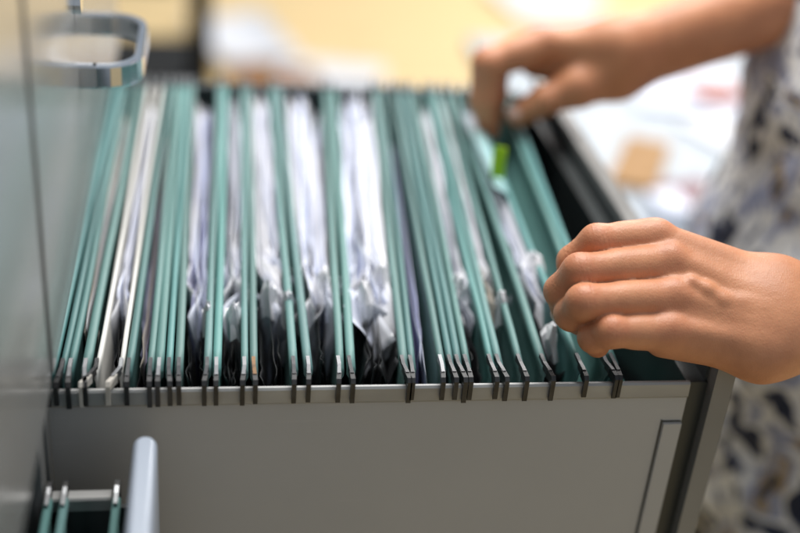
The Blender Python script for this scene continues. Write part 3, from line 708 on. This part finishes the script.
# ------------------------------------------------------------------ background: white table, papers, chair
tb = empty('work_table', (1.13, 1.06, -1.0), 'low white table behind the drawer, strewn with papers', 'table')
tx0, tx1, ty0, ty1, tz = .52, 1.75, .66, 1.46, -.30
obj('tabletop', B((tx0, tx1, ty0, ty1, tz-.025, tz)), m_table, tb, bevel=.003)
for x in (tx0+.05, tx1-.05):
    for y in (ty0+.05, ty1-.05):
        bm = bmesh.new(); tube(bm, [(x, y, -1), (x, y, tz-.0252)], .018, 14); obj('leg', bm, m_steel, tb, smooth=True)
def flat(name, cx, cy, z, wx, wy, th, rot, m, label, cat, group=None, curl=.0):
    bm = bmesh.new(); n = 8; c, s = math.cos(rot), math.sin(rot); rr = random.Random(int(cx*977+cy*131))
    ph = rr.uniform(0, 6)
    top = []; bot = []
    for i in range(n):
        rt, rb2 = [], []
        for j in range(n):
            u, v = i/(n-1)-.5, j/(n-1)-.5
            x = cx + c*u*wx - s*v*wy; y = cy + s*u*wx + c*v*wy
            dz = curl*(abs(u*2)**3*(.5+.5*math.sin(ph+3*v)) + .4*abs(v*2)**3)
            rt.append(bm.verts.new((x, y, z+th+dz))); rb2.append(bm.verts.new((x, y, z+dz)))
        top.append(rt); bot.append(rb2)
    for i in range(n-1):
        for j in range(n-1):
            bm.faces.new((top[i][j], top[i+1][j], top[i+1][j+1], top[i][j+1])); bm.faces.new((bot[i][j], bot[i][j+1], bot[i+1][j+1], bot[i+1][j]))
    for i in range(n-1):
        for a, b in (((top[i][0], bot[i][0]), (top[i+1][0], bot[i+1][0])), ((top[i+1][n-1], bot[i+1][n-1]), (top[i][n-1], bot[i][n-1])),
                     ((top[0][i+1], bot[0][i+1]), (top[0][i], bot[0][i])), ((top[n-1][i], bot[n-1][i]), (top[n-1][i+1], bot[n-1][i+1]))):
            bm.faces.new((a[0], a[1], b[1], b[0]))
    return tag(obj(name, bm, m, smooth=False), label, cat, group)
flat('cardboard_piece', .668, .930, tz+.002, .064, .170, .008, -.45, m_card, 'tan cardboard piece on the white table, above the near hand', 'cardboard')
flat('notebook', .712, .815, tz+.002, .075, .095, .012, .3, m_maroon, 'small maroon notebook on the white table edge by the shirt', 'notebook')
flat('notepad', .662, .790, tz+.002, .040, .060, .016, .1, m_cool, 'small white notepad on the table between cardboard and maroon notebook', 'notepad')
flat('booklet', .877, 1.188, tz+.010, .075, .070, .008, .1, m_red, 'small red booklet on the white table, left of the shirt', 'booklet')
flat('paper_sheet', .84, 1.22, tz+.002, .18, .20, .006, -.2, m_cool, 'bluish paper on the white table behind the red booklet', 'paper')
flat('paper_sheet', .93, .98, tz+.002, .21, .297, .005, .4, m_white, 'white paper lying slanted between the cardboard and the shirt on the white table', 'paper')
GP = 'loose papers on the floor'
flat('paper_sheet', .17, 3.34, -.997, .26, .42, .02, .3, m_white, 'larger white paper on the floor, left of the brown magazine', 'paper', GP, .03)
flat('paper_sheet', .45, 3.05, -.997, .32, .21, .012, -.2, m_white, 'white paper on the floor right of the brown magazine, above the drawer', 'paper', GP, .02)
flat('paper_sheet', 1.36, 3.9, -.997, .36, .42, .012, .2, m_white, 'white paper on the floor just above the far hand', 'paper', GP, .02)
flat('magazine', .27, 3.0, -.997, .26, .16, .02, .1, m_orange, 'brown and orange magazine on the floor above the drawer', 'magazine')

ch = empty('office_chair', (-.17, 1.75, -1.0), 'black office chair with grey back on the floor beyond the cabinet', 'chair')
cx, cy = -.17, 1.75
obj('seat', B((cx-.24, cx+.235, cy-.22, cy+.2, -.56, -.49)), m_seat, ch, bevel=.025, seg=4, smooth=True)
obj('backrest', B((cx-.20, cx+.165, cy+.24, cy+.28, -.40, .10)), m_greyup, ch, bevel=.018, seg=4, smooth=True)
bm = bmesh.new(); tube(bm, [(cx, cy+.15, -.53), (cx, cy+.32, -.52), (cx, cy+.33, -.2)], .018, 10); obj('back_bar', bm, m_steel, ch, smooth=True)
for s in (-1, 1):
    bm = bmesh.new(); x = cx + s*.225; tube(bm, [(x, cy-.02, -.54), (x, cy-.02, -.33), (x, cy-.16, -.30), (x, cy+.14, -.30)], .022, 10); obj('armrest', bm, m_seat, ch, smooth=True)
bm = bmesh.new(); tube(bm, [(cx, cy, -.93), (cx, cy, -.55)], .028, 14); obj('gas_column', bm, m_steel, ch, smooth=True)
for k in range(5):
    a = 2*math.pi*k/5 + .3; bm = bmesh.new()
    tube(bm, [(cx, cy, -.915), (cx+.29*math.cos(a), cy+.29*math.sin(a), -.935)], .02, 10); l = obj('leg', bm, m_seat, ch, smooth=True)
    bm = bmesh.new(); px, py = cx+.29*math.cos(a), cy+.29*math.sin(a)
    tube(bm, [(px-.012, py, -.97), (px+.012, py, -.97)], .03, 16); obj('caster', bm, m_black, l, smooth=True)
